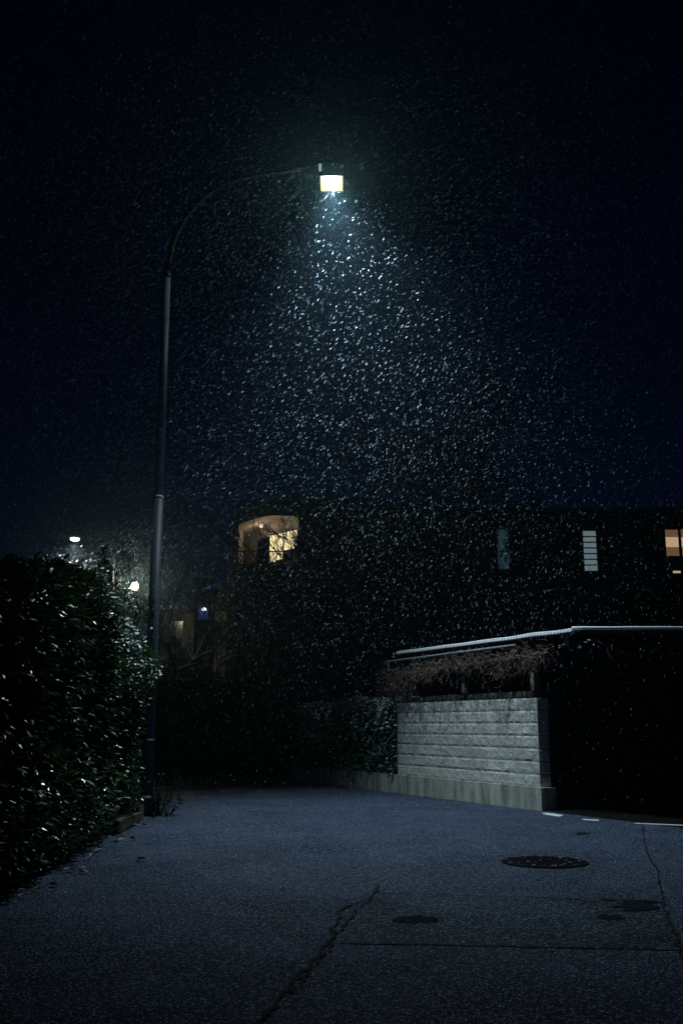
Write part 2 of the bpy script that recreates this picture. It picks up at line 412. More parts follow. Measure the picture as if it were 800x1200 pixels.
# road lantern: wide along the road, narrow across it
lz = (-aim).normalized(); ly = (Y - lz * Y.dot(lz)).normalized(); lx = ly.cross(lz)
sp.rotation_euler = Matrix((lx, ly, lz)).transposed().to_euler(); sp.scale = (.76, 1, 1)

# ------------------------------------------------------------------ hedges
def hedge_height(y):
    a = [(3, 2.35), (7.2, 2.42), (9, 2.65), (10.6, 2.92), (11.6, 2.95), (12.3, 2.72), (13.1, 2.55), (13.7, 2.45), (14.5, 2.2)]
    for (y0, h0), (y1, h1) in zip(a, a[1:]):
        if y <= y1: return h0 + (h1 - h0) * max(0, (y - y0) / (y1 - y0))
    return 2.3
hg = thing('laurel_hedge', 'tall glossy laurel hedge beside the lamp post, snow dusting its far end', 'hedge', (-3.3, 9, 0))
XF = -2.72
XFL = lambda y: -2.36 - .050 * (y - 7.1)
def fx(y, z):     # front surface of the hedge
    b = .16 * nz((y * .9, z * 1.1, 3.3)) + .07 * nz((y * 2.6, z * 2.6, 8.1))
    h = hedge_height(y)
    b -= .55 * max(0, (z - (h - .5)) / .5) ** 2
    b -= .06 * max(0, (.35 - z) / .35)
    b += .22 * max(0, min(1, (y - 11.5) / 1.5)) * max(0, 1 - abs(z - 1.9) / .9)
    return XFL(y) + b
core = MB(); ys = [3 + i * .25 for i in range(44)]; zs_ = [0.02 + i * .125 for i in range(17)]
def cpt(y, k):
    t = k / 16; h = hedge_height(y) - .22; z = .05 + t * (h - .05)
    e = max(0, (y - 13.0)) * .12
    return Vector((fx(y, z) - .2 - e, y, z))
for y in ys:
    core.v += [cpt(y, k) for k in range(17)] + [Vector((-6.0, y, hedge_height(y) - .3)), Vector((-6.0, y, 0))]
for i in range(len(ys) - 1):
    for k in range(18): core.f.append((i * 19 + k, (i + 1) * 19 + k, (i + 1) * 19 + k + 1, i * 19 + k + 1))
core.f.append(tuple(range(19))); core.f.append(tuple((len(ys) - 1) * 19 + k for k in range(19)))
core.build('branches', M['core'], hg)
lf, sn, lit_lf = MB(), MB(), MB()
def snowy(p): return nz(p, 1.6) > .02
def put_leaf(p, outw, L, snow=0.0, mb=lf):
    d = (outw * rnd.uniform(.3, 1.0) + Vector((rnd.uniform(-.9, .9), rnd.uniform(-.9, .9), rnd.uniform(-.6, .55)))).normalized()
    up = (Z * 1.0 + outw * .55 + Vector((rnd.uniform(-.5, .5), rnd.uniform(-.5, .5), 0))).normalized()
    Wd = L * rnd.uniform(.38, .5)
    (lit_lf if (mb is lf and nz(p, 1.3) > .12 and rnd.random() < .3) else mb).leaf(p, d, up, L, Wd, rnd.uniform(.1, .35), rnd.uniform(.05, .4))
    if rnd.random() < snow:
        sn.leaf(p + up * .012 + d * L * .12, d, up, L * .8, Wd * .9, .05, rnd.uniform(.05, .3))
for i in range(15000):
    y = 4.2 + 9.9 * rnd.random() ** .9; h = hedge_height(y); z = rnd.uniform(.05, h)
    p = Vector((fx(y, z) - rnd.uniform(0, .2) + (.06 if rnd.random() < .1 else 0), y, z))
    outw = Vector((1, 0, .15 + .9 * max(0, (z - h + .5) / .5)))
    if y > 13.3: outw += Vector((0, .7, 0)); p.x -= (y - 13.3) * .2
    s = 0
    if y > 10.8 and z > 1.7 and snowy(p): s = .75 * min(1, (y - 10.6) / 1.2)
    put_leaf(p, outw, rnd.uniform(.075, .135) * (1.0 if y < 11.5 else .75), s)
for i in range(6500):      # top
    y = 4.2 + 9.8 * rnd.random(); h = hedge_height(y)
    x = -2.95 - 2.2 * rnd.random() ** 1.5
    p = Vector((x, y, h - .22 + .12 * nz((x * 1.5, y * 1.5, 1.0)) + rnd.uniform(-.05, .17)))
    put_leaf(p, Vector((rnd.uniform(-.4, .5), rnd.uniform(-.4, .4), 1)), rnd.uniform(.08, .125), .5 if (y > 10.8 and snowy(p)) else .03)
for i in range(900):       # end face by the pole
    z = rnd.uniform(.1, 2.3); x = rnd.uniform(-4.5, -2.8)
    put_leaf(Vector((x, 14.0 + .15 * nz((x, z, 0)) - max(0, z - 1.9) * .4, z)), Vector((.2, 1, .2)), rnd.uniform(.07, .11), 0)
# shoots standing above the top
for (px, py0, py1, D, cnt) in ((122, 640, 690, 11.2, 46), (116, 655, 690, 11.0, 24), (134, 668, 700, 11.6, 26), (128, 662, 700, 11.3, 24), (177, 700, 735, 13.3, 26), (160, 700, 725, 12.8, 18), (148, 690, 720, 12.3, 20), (40, 650, 670, 9.2, 14), (75, 655, 672, 9.9, 14), (12, 650, 668, 8.9, 12), (95, 658, 675, 10.4, 12)):
    t, bt = P(px, py0, D), P(px + rnd.uniform(-4, 4), py1 + 6, D)
    MB().tube([bt, (bt + t) / 2 + Vector((.03, 0, 0)), t], [.009, .007, .004], 5).build('shoot', M['bark'], hg)
    for k in range(cnt):
        q = bt.lerp(t, rnd.random() ** .8)
        put_leaf(q, Vector((rnd.uniform(-1, 1), rnd.uniform(-1, 1), .5)), rnd.uniform(.07, .115), .12)
lf.build('foliage', M['leaf'], hg); lit_lf.build('lit_foliage', M['litleaf'], hg)
struct(sn.build('snow_dusting', M['snow'], hg), 'stuff')

# low kerb wall under the hedge end: rough stones
kw = thing('kerb_wall', 'low mossy concrete edging wall under the hedge by the lamp post', 'low wall', (-2.8, 11.8, 0))
kb = MB()
y = 11.7
while y < 13.3:
    l = rnd.uniform(.25, .6); kb.box((XFL(y) + .02 + rnd.uniform(-.02, .02), y + l / 2, .08), (X + Y * rnd.uniform(-.04, .04)).normalized(), Y, Z, .08, l / 2 - .012, .09 + rnd.uniform(-.05, .04)); y += l
kb.build('edging', M['mossy'], kw)

# trailing low growth & weed by the pole
wd = thing('weed_shrub', 'small leafy weed bush growing at the foot of the lamp post', 'shrub', (px0 + .25, DP + .1, 0))
wl_, ws = MB(), MB()
for k in range(26):
    base = Vector((px0 + rnd.uniform(.10, .34), DP + rnd.uniform(-.15, .25), 0))
    a = rnd.uniform(-1.2, 1.4); hh = rnd.uniform(.2, .62) * (1 if k % 3 else .5)
    tip = base + Vector((.22 * math.sin(a) + .08, rnd.uniform(-.2, .2), hh))
    ws.tube([base, (base + tip) / 2 + Vector((-.03, 0, .04)), tip], [.006, .005, .003], 4)
    for j in range(16):
        q = base.lerp(tip, rnd.uniform(.1, 1))
        d = Vector((rnd.uniform(-1, 1), rnd.uniform(-1, 1), rnd.uniform(-.3, .6)))
        wl_.leaf(q, d, Z, rnd.uniform(.04, .075), rnd.uniform(.02, .032), .2, .3)
struct(ws.build('stems', M['bark'], wd), 'stuff'); wl_.build('foliage', M['leaf'], wd)
lg, lgs = MB(), MB()
lowg = thing('ground_creeper', 'dark trailing creeper spilling from the hedge foot onto the road edge', 'creeper', (-2.6, 10.6, 0))
for k in range(120):
    y = rnd.uniform(8.0, 13.2); base = Vector((XFL(y) - .05, y, rnd.uniform(.02, .2)))
    tip = base + Vector((rnd.uniform(.03, .26), rnd.uniform(-.25, .25), rnd.uniform(-.02, .16)))
    tip.z = max(.02, tip.z)
    lgs.tube([base, (base + tip) / 2 + Z * .03, tip], [.005, .004, .002], 4)
    for j in range(14):
        q = base.lerp(tip, rnd.random()) + Vector((0, rnd.uniform(-.04, .04), 0)); q.z = max(.015, q.z)
        lg.leaf(q, Vector((rnd.uniform(-1, 1), rnd.uniform(-1, 1), rnd.uniform(-.1, .4))), Z, rnd.uniform(.03, .06), rnd.uniform(.016, .03), .2, .2)
struct(lgs.build('stems', M['bark'], lowg), 'stuff'); lg.build('foliage', M['leaf'], lowg)
# fallen leaves
spots = [(112, 980), (119, 984), (104, 990), (128, 970), (133, 967), (150, 961), (158, 958), (165, 961), (158, 1010), (93, 1024), (66, 1036), (70, 1040), (98, 1020), (122, 998), (141, 983), (147, 986), (86, 1022), (30, 1052), (48, 1045), (176, 960), (186, 958), (195, 957), (152, 985), (140, 990), (292, 971), (135, 1004), (20, 1049), (110, 1005), (156, 969), (167, 969)]
for i, (x, y) in enumerate(spots):
    p = G(x, y); mb = MB(); a = rnd.uniform(0, 6.28); L = rnd.uniform(.06, .115)
    mb.leaf(p + Z * .02, Vector((math.cos(a), math.sin(a), rnd.uniform(-.05, .15))), (Z + Vector((rnd.uniform(-.4, .4), rnd.uniform(-.4, .4), 0))), L, L * .7, rnd.uniform(.1, .5), rnd.uniform(-.1, .2))
    if i == 24: lab, g = 'single tiny fallen leaf lying alone out on the open road', None
    elif i == 8: lab, g = 'pale fallen leaf lying flat on the road, apart from the litter', None
    else: lab, g = 'curled brown fallen leaf lying along the foot of the laurel hedge', 'fallen leaves along the hedge foot'
    tag(mb.build('fallen_leaf', M['deadleaf_y'] if i in (8, 13, 19) else M['deadleaf']), lab, 'leaf', g)

# far dark hedge across the road
def box_hedge(name, label, corner, ex, ey, L, T, H, nleaf, leafmat_, lsize, snowfn=None, z0=0.0, bul=.12):
    r = thing(name, label, 'hedge', corner)
    c = MB(); f, s = MB(), MB()
    hh = lambda u: H + .10 * nz((u * 1.1, H, 2.2)) + .05 * nz((u * 3.1, H, 4))
    nu = max(4, int(L / .3))
    for i in range(nu + 1):
        u = L * i / nu
        for v, z in ((.12, z0), (.10, z0 + (H - z0) * .5), (.16, hh(u) - .22), (T / 2, hh(u) - .1), (T - .12, hh(u) - .2), (T - .12, z0)):
            c.v.append(Vector(corner) + ex * u + ey * v + Z * z)
    for i in range(nu):
        for k in range(5): c.f.append((i * 6 + k, (i + 1) * 6 + k, (i + 1) * 6 + k + 1, i * 6 + k + 1))
    c.f.append(tuple(range(6))); c.f.append(tuple(nu * 6 + k for k in range(6)))
    c.build('branches', M['core'], r)
    for i in range(nleaf):
        u = rnd.uniform(-.05, L + .05)
        if rnd.random() < .72:
            z = rnd.uniform(z0 - .05, hh(u)); v = -bul * nz((u * 1.6, z * 1.8, 5)) + rnd.uniform(-.03, .12) + .2 * max(0, (z - hh(u) + .25) / .25) ** 2
            outw = -ey + Z * .2
        else:
            v = rnd.uniform(0, T); z = hh(u) - .05 + rnd.uniform(-.1, .06); outw = Z - ey * .3
        p = Vector(corner) + ex * u + ey * v + Z * z
        d = (outw * rnd.uniform(.2, 1) + Vector((rnd.uniform(-.8, .8), rnd.uniform(-.8, .8), rnd.uniform(-.8, .4))))
        l = rnd.uniform(.7, 1.2) * lsize
        up = (Z * .5 + outw + Vector((rnd.uniform(-.4, .4), rnd.uniform(-.4, .4), 0)))
        f.leaf(p, d, up, l, l * .62, .15, .2)
        if snowfn and snowfn(p, u, z, hh(u)): s.leaf(p + up.normalized() * .012, d, up, l * .95, l * .6, .05, .1)
    f.build('foliage', leafmat_, r)
    if s.v: struct(s.build('snow_dusting', M['snow'], r), 'stuff')
    return r
box_hedge('tall_hedge', 'tall black clipped hedge closing off the far side of the road', (-9.5, 25.2, 0), X, Y, 13.5, 1.2, 2.5, 7000, M['darkleaf'], .12)
iv = box_hedge('ivy_hedge', 'low ivy clad hedge with snow on its top, beside the block wall',
          W(4.27, .0, 0), E, -O, 4.6, .6, 1.68, 7500, M['ivy'], .078,
          lambda p, u, z, h: (z > h - .2 and rnd.random() < 1.2 * max(.35, 1 - u / 4)) or (z > h - .55 and rnd.random() < .28 and u < 1.7), z0=.34)

# ------------------------------------------------------------------ block wall
gw = thing('block_wall', 'pale split-face concrete block garden wall on a stained plinth beside the road', 'wall', W(2, 0, 0))
WL, TH, ZP, NC, CH = 4.25, .19, .32, 7, .183
bm_ = MB()
def rough_face(origin, eu, ew, en, lu, lw, nu, nw, seed, amp=.007):
    b = len(bm_.v)
    for i in range(nu + 1):
        for j in range(nw + 1):
            u, w = i / nu, j / nw
            edge = min(u * lu, (1 - u) * lu, w * lw, (1 - w) * lw)
            k = min(1, edge / .02)
            p = origin + eu * (u * lu) + ew * (w * lw)
            h = amp * (.8 + 1.1 * noise.noise(p * 9 + Vector((seed, 0, 0))) + .8 * noise.noise(p * 27 + Vector((0, seed, 0))))
            bm_.v.append(p + en * (h * k))
    for i in range(nu):
        for j in range(nw):
            q = b + i * (nw + 1) + j
            bm_.f.append((q, q + nw + 1, q + nw + 2, q + 1))
for c in range(NC):
    z0 = ZP + c * CH; s = 0.0; first = True
    while s < WL - .02:
        l = .39 if not (first and c % 2) else .19; first = False
        l = min(l, WL - s)
        o = W(s + .002, 0, z0 + .002)
        rough_face(o, E, Z, O, l - .003, CH - .006, 12, 6, c * 7.3 + s)
        s += l
    rough_face(W(0, -TH, z0 + .004), O, Z, -E, TH, CH - .009, 6, 6, c * 3.1)
bm_.build('blocks', M['block'], gw)
MB().box(W(WL / 2 + .002, -TH / 2 - .004, ZP + NC * CH / 2), E, O, Z, WL / 2, TH / 2, NC * CH / 2).build('mortar_core', M['crack'], gw)
MB().box(W((9.0 - .07) / 2, -.085, (ZP - .06) / 2 - .0), E, O, Z, (9.0 + .07) / 2, .125, (ZP + .06) / 2).build('plinth', M['plinth'], gw)
# timber sill, thin dark board strip on top, set back
ztop = ZP + NC * CH
sl = MB()
s = .12
while s < 4.1:
    l = min(rnd.uniform(.25, .5), 4.15 - s); sl.box(W(s + l / 2, -.10, ztop + .05 + rnd.uniform(-.006, .006)), E, O, Z, l / 2 - .004, .04 + rnd.uniform(-.006, .004), .05); s += l
sl.build('coping_boards', M['beam'], gw)

# ------------------------------------------------------------------ carport
cp = thing('carport', 'open timber carport with snow on its corrugated roof, behind the block wall', 'carport', W(1, -2, 0))
zr = 2.47
RC = W(-.95 * 1.11, .15, zr); RL = W(3.62 * 1.11, .15, zr)       # front corner and far corner of the eave
LEN = (RL - RC).length
RIGHT = Vector((1, 0.02, 0)).normalized(); RW = 6.5
def roofpt(s, t, h=0):   # s along the eave from front corner, t to the right
    return RC + E * s + RIGHT * t + Z * (h + .004 * t)
def corr(z_off, thick, name, mat, inset=0.0, amp=.008):
    mb = MB(); ns = int(LEN / .0128); cols = [(-.0 + inset), .25, .5, 1.5, RW]
    lump = lambda s, t: .012 * noise.noise(Vector((s * 1.6, t * 1.5, 9)))
    for side in (0, 1):
        for i in range(ns + 1):
            s = LEN * i / ns
            w = amp * math.sin(2 * math.pi * s / .076)
            for t in cols:
                hh = z_off + (w + (thick + lump(s, t)) if side else w)
                mb.v.append(roofpt(s, t, hh))
    nc = len(cols); off = (ns + 1) * nc
    for i in range(ns):
        for j in range(nc - 1):
            q = i * nc + j
            mb.f.append((q, q + 1, q + nc + 1, q + nc)); mb.f.append((off + q, off + q + nc, off + q + nc + 1, off + q + 1))
        q = i * nc; mb.f.append((q, q + nc, off + q + nc, off + q))
        q = i * nc + nc - 1; mb.f.append((q, off + q, off + q + nc, q + nc))
    for j in range(nc - 1):
        mb.f.append((j, off + j, off + j + 1, j + 1)); q = ns * nc + j; mb.f.append((q, q + 1, off + q + 1, off + q))
    return mb.build(name, mat, cp)
rs = corr(0, .006, 'roof_sheet', M['sheet'])
snow = corr(.009, .042, 'snow_layer', M['snow'], .012)
# front edge trim, smooth snow roll on it
MB().tube([roofpt(-.02, t, .015 + .006 * noise.noise(Vector((t * 3, 0, 0)))) for t in [k * .2 for k in range(33)]], .035, 8).build('verge_trim', M['sheet'], cp, True)
MB().tube([roofpt(-.02, t, .052 + .006 * noise.noise(Vector((t * 3, 4, 0)))) for t in [k * .2 for k in range(33)]], .022, 8).build('verge_snow', M['snow'], cp, True)
# rafters/edge beam, wall-plate beam
MB().box((roofpt(0, 0) + roofpt(LEN, 0)) / 2 + RIGHT * .22 - Z * .12, E, O, Z, LEN / 2 - .05, .05, .08).build('edge_beam', M['blackwood'], cp)
MB().box((roofpt(.12, 0) + roofpt(.12, RW)) / 2 - Z * .12, RIGHT, E, Z, RW / 2, .05, .08).build('front_beam', M['blackwood'], cp)
# gutter
gt = MB(); g0, g1 = W(.15, .24, zr - .11), W(4.25, .24, zr - .13)
gt.tube([g0, g1], .018, 10); gut = gt.build('gutter', M['galv'], cp, True)
MB().tube([g0 + Z * .018, g0.lerp(g1, .3) + Z * .02, g0.lerp(g1, .6) + Z * .018, g1 + Z * .018], .008, 6).build('gutter_snow', M['rimsnow'], gut, True)
dp0 = W(4.12, .24, zr - .14)
MB().tube([dp0, dp0 - Z * .12, dp0 - Z * .2 - O * .1, dp0 - Z * .7 - O * .1], .03, 8).build('downpipe', M['galv'], cp, True)
for s_, mt in ((.12, 'timber'), (2.02, 'timber'), (3.95, 'blackwood')):
    MB().box(W(s_, -.06, (ztop + .1 + zr - .2) / 2), E, O, Z, .045, .045, (zr - .2 - ztop - .1) / 2).build('post', M[mt], cp)
for t in (3.4, 6.2):
    q = roofpt(.2, t); MB().abox(q.x - .06, q.x + .06, q.y - .06, q.y + .06, 0, zr - .22).build('post', M['blackwood'], cp)
# rear walls
bk0, bk1 = roofpt(LEN - .1, .4), roofpt(LEN - .1, RW)
bw = MB()
nb = 34
for i in range(nb):
    c = bk0.lerp(bk1, (i + .5) / nb); bw.box((c.x, c.y + (.006 if i % 2 else 0), (zr + .0) / 2 - .03), (bk1 - bk0).normalized(), Y, Z, (bk1 - bk0).length / nb / 2 - .003, .012, zr / 2 - .05)
bw.build('back_boards', M['blackwood'], cp)
q0, q1 = W(.2, -3.4, 0), W(4.9, -3.4, 0)
bw = MB()
for i in range(30):
    c = q0.lerp(q1, (i + .5) / 30); bw.box((c.x, c.y, zr / 2 - .03), E, O, Z, .075, .012, zr / 2 - .05)
bw.build('side_boards', M['blackwood'], cp)

# vine along the eave
vn = thing('climbing_vine', 'tangled bare brown vine hanging along the carport eave above the block wall', 'vine', W(2, .1, 1.9))
v1, v2, vs = MB(), MB(), MB()
def strand(p, L, r, mb, down, seg=6):
    pts = [p]; d = Vector((rnd.uniform(-1, 1), rnd.uniform(-1, 1), rnd.uniform(-1, .7))).normalized()
    for k in range(seg):
        d = (d + Vector((rnd.uniform(-.8, .8), rnd.uniform(-.8, .8), rnd.uniform(-.8, .6) - down))).normalized()
        pts.append(pts[-1] + d * (L / seg))
    mb.tube(pts, [r * (1 - .6 * k / seg) for k in range(seg + 1)], 4, False)
    return pts
for k in range(5):
    pts = [W(-.4 + 4.9 * i / 24, .06 + .07 * noise.noise(Vector((i * .5, k * 3, 0))), zr - .24 - .13 * (i / 24) + .10 * noise.noise(Vector((i * .7, k * 5, 2)))) for i in range(25)]
    v1.tube(pts, .012, 5, False)
def vband(s):      # top/bottom of the tangle along the wall
    top = zr - .14 - .06 * max(0, s - 2.2) + .04 * nz((s * 2.3, 0, 0))
    bot = top - (.22 + .10 * nz((s * 1.3, 5, 0)) + (.20 * max(0, s - 3.2)) ** 1.0)
    if s < .8: bot = top - .12 - .28 * max(0, (s + .6) / 1.4)
    return top, bot
for k in range(1000):
    s = rnd.uniform(-.6, 4.55) if k % 3 else rnd.uniform(-.2, 4.2); t, b_ = vband(s)
    z = b_ + (t - b_) * (rnd.random())
    p = W(s, rnd.uniform(-.03, .24), z)
    strand(p, rnd.uniform(.14, .38), rnd.uniform(.003, .0065), v2 if nz((s * 1.4, 1, 7)) > .1 else v1, .05)
for k in range(40):
    s = rnd.choice((rnd.uniform(3.4, 4.5), rnd.uniform(0, 4.4))); t, b_ = vband(s)
    strand(W(s, .08, b_), rnd.uniform(.25, .55), .004, v1, .5)
for k in range(70):
    s = rnd.uniform(-1.4, 4.3); t, b_ = vband(s)
    p = W(s, rnd.uniform(-.02, .2), t - rnd.uniform(0, .1)); L = rnd.uniform(.02, .07)
    vs.tube([p, p + Vector((rnd.uniform(-1, 1), rnd.uniform(-1, 1), rnd.uniform(-.2, .4))) * L], [.010, .006], 5)
for k in range(60):
    t = rnd.uniform(0, 2.2)
    strand(roofpt(.0, t, -.12 - rnd.random() * .22) - Y * rnd.uniform(-.02, .1), rnd.uniform(.1, .3), .003, v2, .1)
for o_ in (v1.build('brown_tangle', M['vine'], vn), v2.build('reddish_tangle', M['vinered'], vn), vs.build('snow_bits', M['rimsnow'], vn)): struct(o_, 'stuff')

# ------------------------------------------------------------------ trees
def grow(mb, mbt, p, d, L, r, depth, spread=.62, up=.12, sides=5):
    segs = 4; pts = [p]; rr = [r]
    for k in range(segs):
        d = (d + Vector((rnd.uniform(-.22, .22), rnd.uniform(-.22, .22), rnd.uniform(-.12, .12) + up * .3))).normalized()
        pts.append(pts[-1] + d * (L / segs)); rr.append(r * (1 - .45 * (k + 1) / segs))
    (mb if depth >= 3 else mbt).tube(pts, rr, sides if depth >= 2 else 3, False)
    if depth <= 0: return
    nch = rnd.choice((3, 4)) if depth > 1 else rnd.choice((3, 4, 5))
    for k in range(nch):
        i = rnd.choice((2, 3, 4, 4))
        nd = (d + Vector((rnd.uniform(-1, 1), rnd.uniform(-1, 1), rnd.uniform(-.5, .7) + up)) * spread).normalized()
        grow(mb, mbt, pts[i], nd, L * rnd.uniform(.58, .82), max(.011, rr[i] * rnd.uniform(.55, .75)), depth - 1, spread, up, sides)
def bare_tree(label, px, D, top, depth=5, r=.11, cat='tree', spread=.62, mat='bark', lean=0, group=None, stems=1):
    base = P(px, 850, D); base.z = 0
    t = thing('bare_tree', label, cat, base, group)
    tr, cr = MB(), MB()
    for s in range(stems):
        H = top * .30 * rnd.uniform(.85, 1.1)
        d = Vector((rnd.uniform(-.25, .25) * (1 if stems > 1 else .3) + lean, rnd.uniform(-.2, .2) * (1 if stems > 1 else .3), 1)).normalized()
        grow(tr, cr, base + Vector((rnd.uniform(-.2, .2), rnd.uniform(-.2, .2), -.05)) * (1 if stems > 1 else 0) - Z * .05, d, H, r, depth, spread)
    tr.build('trunk', M[mat], t); cr.build('crown', M[mat], t)
    return t
rnd.seed(23)
bare_tree('wide bare black tree in front of the arched lit balcony', 322, 28.5, 9.6, 5, .11, stems=1, spread=.7)
bare_tree('bare tree in front of the dark facade, next to the one by the balcony', 430, 28, 9.8, 6, .13, stems=2)
bare_tree('tallest bare tree, its crown reaching above the flat roof of the apartment block', 545, 27.5, 12.6, 6, .14)
bare_tree('bare tree before the dim teal window of the apartment block', 612, 28.5, 9.0, 4, .10)
bare_tree('low spreading bare tree beside the blue lit window', 262, 27, 7.6, 4, .09, stems=2, spread=.75)
bare_tree('thin bare tree behind the galvanised lamp pole', 205, 29, 5.6, 5, .07, stems=2)
bare_tree('low dense bare bush in the middle gap above the black hedge', 390, 26.8, 5.0, 5, .07, stems=4, spread=.8)

# snowy low branch beside the hedge top
sb = thing('snowy_shrub', 'small pruned shrub with snow lying along its bare crooked branches', 'shrub', (P(215, 850, 24).x, 24, 0))
b1, b2 = MB(), MB()
limbs = [[(204, 800), (206, 786), (216, 783), (226, 776), (230, 768), (236, 757), (240, 745)], [(208, 788), (203, 776), (199, 765), (196, 752)], [(216, 783), (228, 779), (238, 772)], [(228, 775), (238, 768), (247, 765)], [(226, 776), (222, 766), (224, 752)]]
for j, l in enumerate(limbs):
    pts = [P(x, y, 24 + .1 * i * (-1) ** j) for i, (x, y) in enumerate(l)]
    b1.tube(pts, [.045 - .004 * i for i in range(len(pts))], 6)
    b2.tube([p + Z * .035 for p in pts[(1 if j == 0 else 0):]], [.036 - .004 * i for i in range(len(pts) - (1 if j == 0 else 0))], 6)
t0 = P(204, 800, 24)
b1.tube([Vector((t0.x, 24, -.05)), t0], [.08, .06], 8)
b1.build('branches', M['bark'], sb); struct(b2.build('snow_dusting', M['snow'], sb), 'stuff')

# round snow-dusted dark bush behind the carport
rb = thing('round_bush', 'big dark rounded bush with faint snow on top, behind the carport roof', 'bush', (P(775, 850, 23).x, 23, 0))
f_, s_ = MB(), MB(); rc = P(778, 742, 23); rr_ = rc.z
for k in range(5000):
    a, e = rnd.uniform(0, 6.283), math.asin(rnd.uniform(-.3, 1))
    n_ = Vector((math.cos(a) * math.cos(e), math.sin(a) * math.cos(e), math.sin(e)))
    q = 1 + .08 * nz(n_, 3) - rnd.uniform(0, .12)
    p = Vector((rc.x, 23.4, rc.z - .1)) + Vector((n_.x * 1.35 * q, n_.y * 1.0 * q, n_.z * 1.05 * q))
    d = n_ * .5 + Vector((rnd.uniform(-1, 1), rnd.uniform(-1, 1), rnd.uniform(-.6, .4)))
    f_.leaf(p, d, n_, .11, .06, .2, .2)
    if e > .7 and rnd.random() < .12: s_.leaf(p + n_ * .01, d, n_, .09, .05, .05, .1)
f_.build('foliage', M['darkleaf'], rb); struct(s_.build('snow_dusting', M['snow'], rb), 'stuff')
cm = MB(); cm.lathe((rc.x, 23.4, rc.z - .1), [(.3, -1.0), (1.0, -.5), (1.15, 0), (1.0, .5), (.55, .82), (.1, .95)], 14).tube([(rc.x, 23.4, -.05), (rc.x, 23.4, rc.z - .8)], .12, 8)
cm.build('branches', M['core'], rb)

# ------------------------------------------------------------------ apartment building
DB = 34.0
bd = thing('apartment_block', 'dark apartment block with curved roof end and an arched lit balcony', 'building', (P(520, 850, DB).x, DB, 0))
def roof_y(px):
    a = [(268, 618), (274, 610), (290, 598), (318, 588), (350, 584.5), (380, 584), (430, 588), (500, 595), (560, 600), (700, 600), (960, 599)]
    for (x0, y0), (x1, y1) in zip(a, a[1:]):
        if px <= x1: return y0 + (y1 - y0) * max(0, (px - x0) / (x1 - x0))
    return 598
arch = lambda px: 604 + 11 * max(0, (320 - px) / 40) ** 1.6 + 2.5 * max(0, (px - 325) / 25) ** 2
LX0, LX1, LYB = 280, 350, 661
xs = sorted(set([268, 274, 290, 318, 350, 380, 430, 500, 560, 700, 960] + list(range(280, 351, 5))))
fac = MB()
for x0, x1 in zip(xs, xs[1:]):
    def q(px, py): return P(px, py, DB)
    def zq(px, z): v = P(px, 700, DB); return Vector((v.x, DB, z))
    if x0 >= LX0 and x1 <= LX1:
        fac.add([P(x0, roof_y(x0), DB), P(x1, roof_y(x1), DB), P(x1, arch(x1), DB), P(x0, arch(x0), DB)], [(0, 1, 2, 3)])
        fac.add([P(x0, LYB, DB), P(x1, LYB, DB), Vector((P(x1, LYB, DB).x, DB, -.1)), Vector((P(x0, LYB, DB).x, DB, -.1))], [(0, 1, 2, 3)])
    else:
        a, b = P(x0, roof_y(x0), DB), P(x1, roof_y(x1), DB)
        fac.add([a, b, Vector((b.x, DB, -.1)), Vector((a.x, DB, -.1))], [(0, 1, 2, 3)])
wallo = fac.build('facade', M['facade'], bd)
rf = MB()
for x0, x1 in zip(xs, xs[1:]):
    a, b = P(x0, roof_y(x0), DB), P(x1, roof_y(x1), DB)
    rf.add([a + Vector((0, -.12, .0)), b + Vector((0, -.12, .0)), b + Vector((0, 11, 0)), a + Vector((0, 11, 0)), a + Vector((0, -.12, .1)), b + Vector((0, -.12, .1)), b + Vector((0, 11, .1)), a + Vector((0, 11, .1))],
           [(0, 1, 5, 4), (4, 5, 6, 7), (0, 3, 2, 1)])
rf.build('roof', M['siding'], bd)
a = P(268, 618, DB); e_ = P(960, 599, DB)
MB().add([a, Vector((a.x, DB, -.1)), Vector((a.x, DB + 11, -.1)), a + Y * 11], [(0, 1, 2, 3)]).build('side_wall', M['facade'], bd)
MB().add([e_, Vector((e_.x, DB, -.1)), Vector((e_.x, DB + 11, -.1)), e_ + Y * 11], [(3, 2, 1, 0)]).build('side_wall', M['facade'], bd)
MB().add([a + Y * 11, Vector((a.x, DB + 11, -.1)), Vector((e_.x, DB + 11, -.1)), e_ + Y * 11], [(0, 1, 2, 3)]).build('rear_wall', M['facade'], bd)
# balcony recess: left wall, slanting back wall with the lit window, ceiling, floor
x0w, x1w = P(LX0, 640, DB).x, P(LX1, 640, DB).x
zf = P(315, LYB, DB).z
def zarch(px): return P(px, arch(px), DB).z
bk = lambda px: DB + .15 + 2.3 * (LX1 - px) / (LX1 - LX0)
rec = MB()
pxs = list(range(280, 351, 5))
for x0, x1 in zip(pxs, pxs[1:]):
    A0, A1_ = P(x0, arch(x0), DB), P(x1, arch(x1), DB)
    B0, B1 = Vector((A0.x, bk(x0), A0.z)), Vector((A1_.x, bk(x1), A1_.z))
    rec.add([A0, A1_, B1, B0], [(0, 1, 2, 3)])                                             # ceiling
    rec.add([B0, B1, Vector((B1.x, B1.y, zf)), Vector((B0.x, B0.y, zf))], [(0, 1, 2, 3)])  # back
    rec.add([Vector((A0.x, DB, zf)), Vector((A1_.x, DB, zf)), Vector((B1.x, B1.y, zf)), Vector((B0.x, B0.y, zf))], [(3, 2, 1, 0)])
c0 = P(280, arch(280), DB)
rec.add([c0, Vector((c0.x, bk(280), c0.z)), Vector((c0.x, bk(280), zf)), Vector((c0.x, DB, zf))], [(0, 1, 2, 3)])
recess = rec.build('balcony_recess', M['cream'], bd)
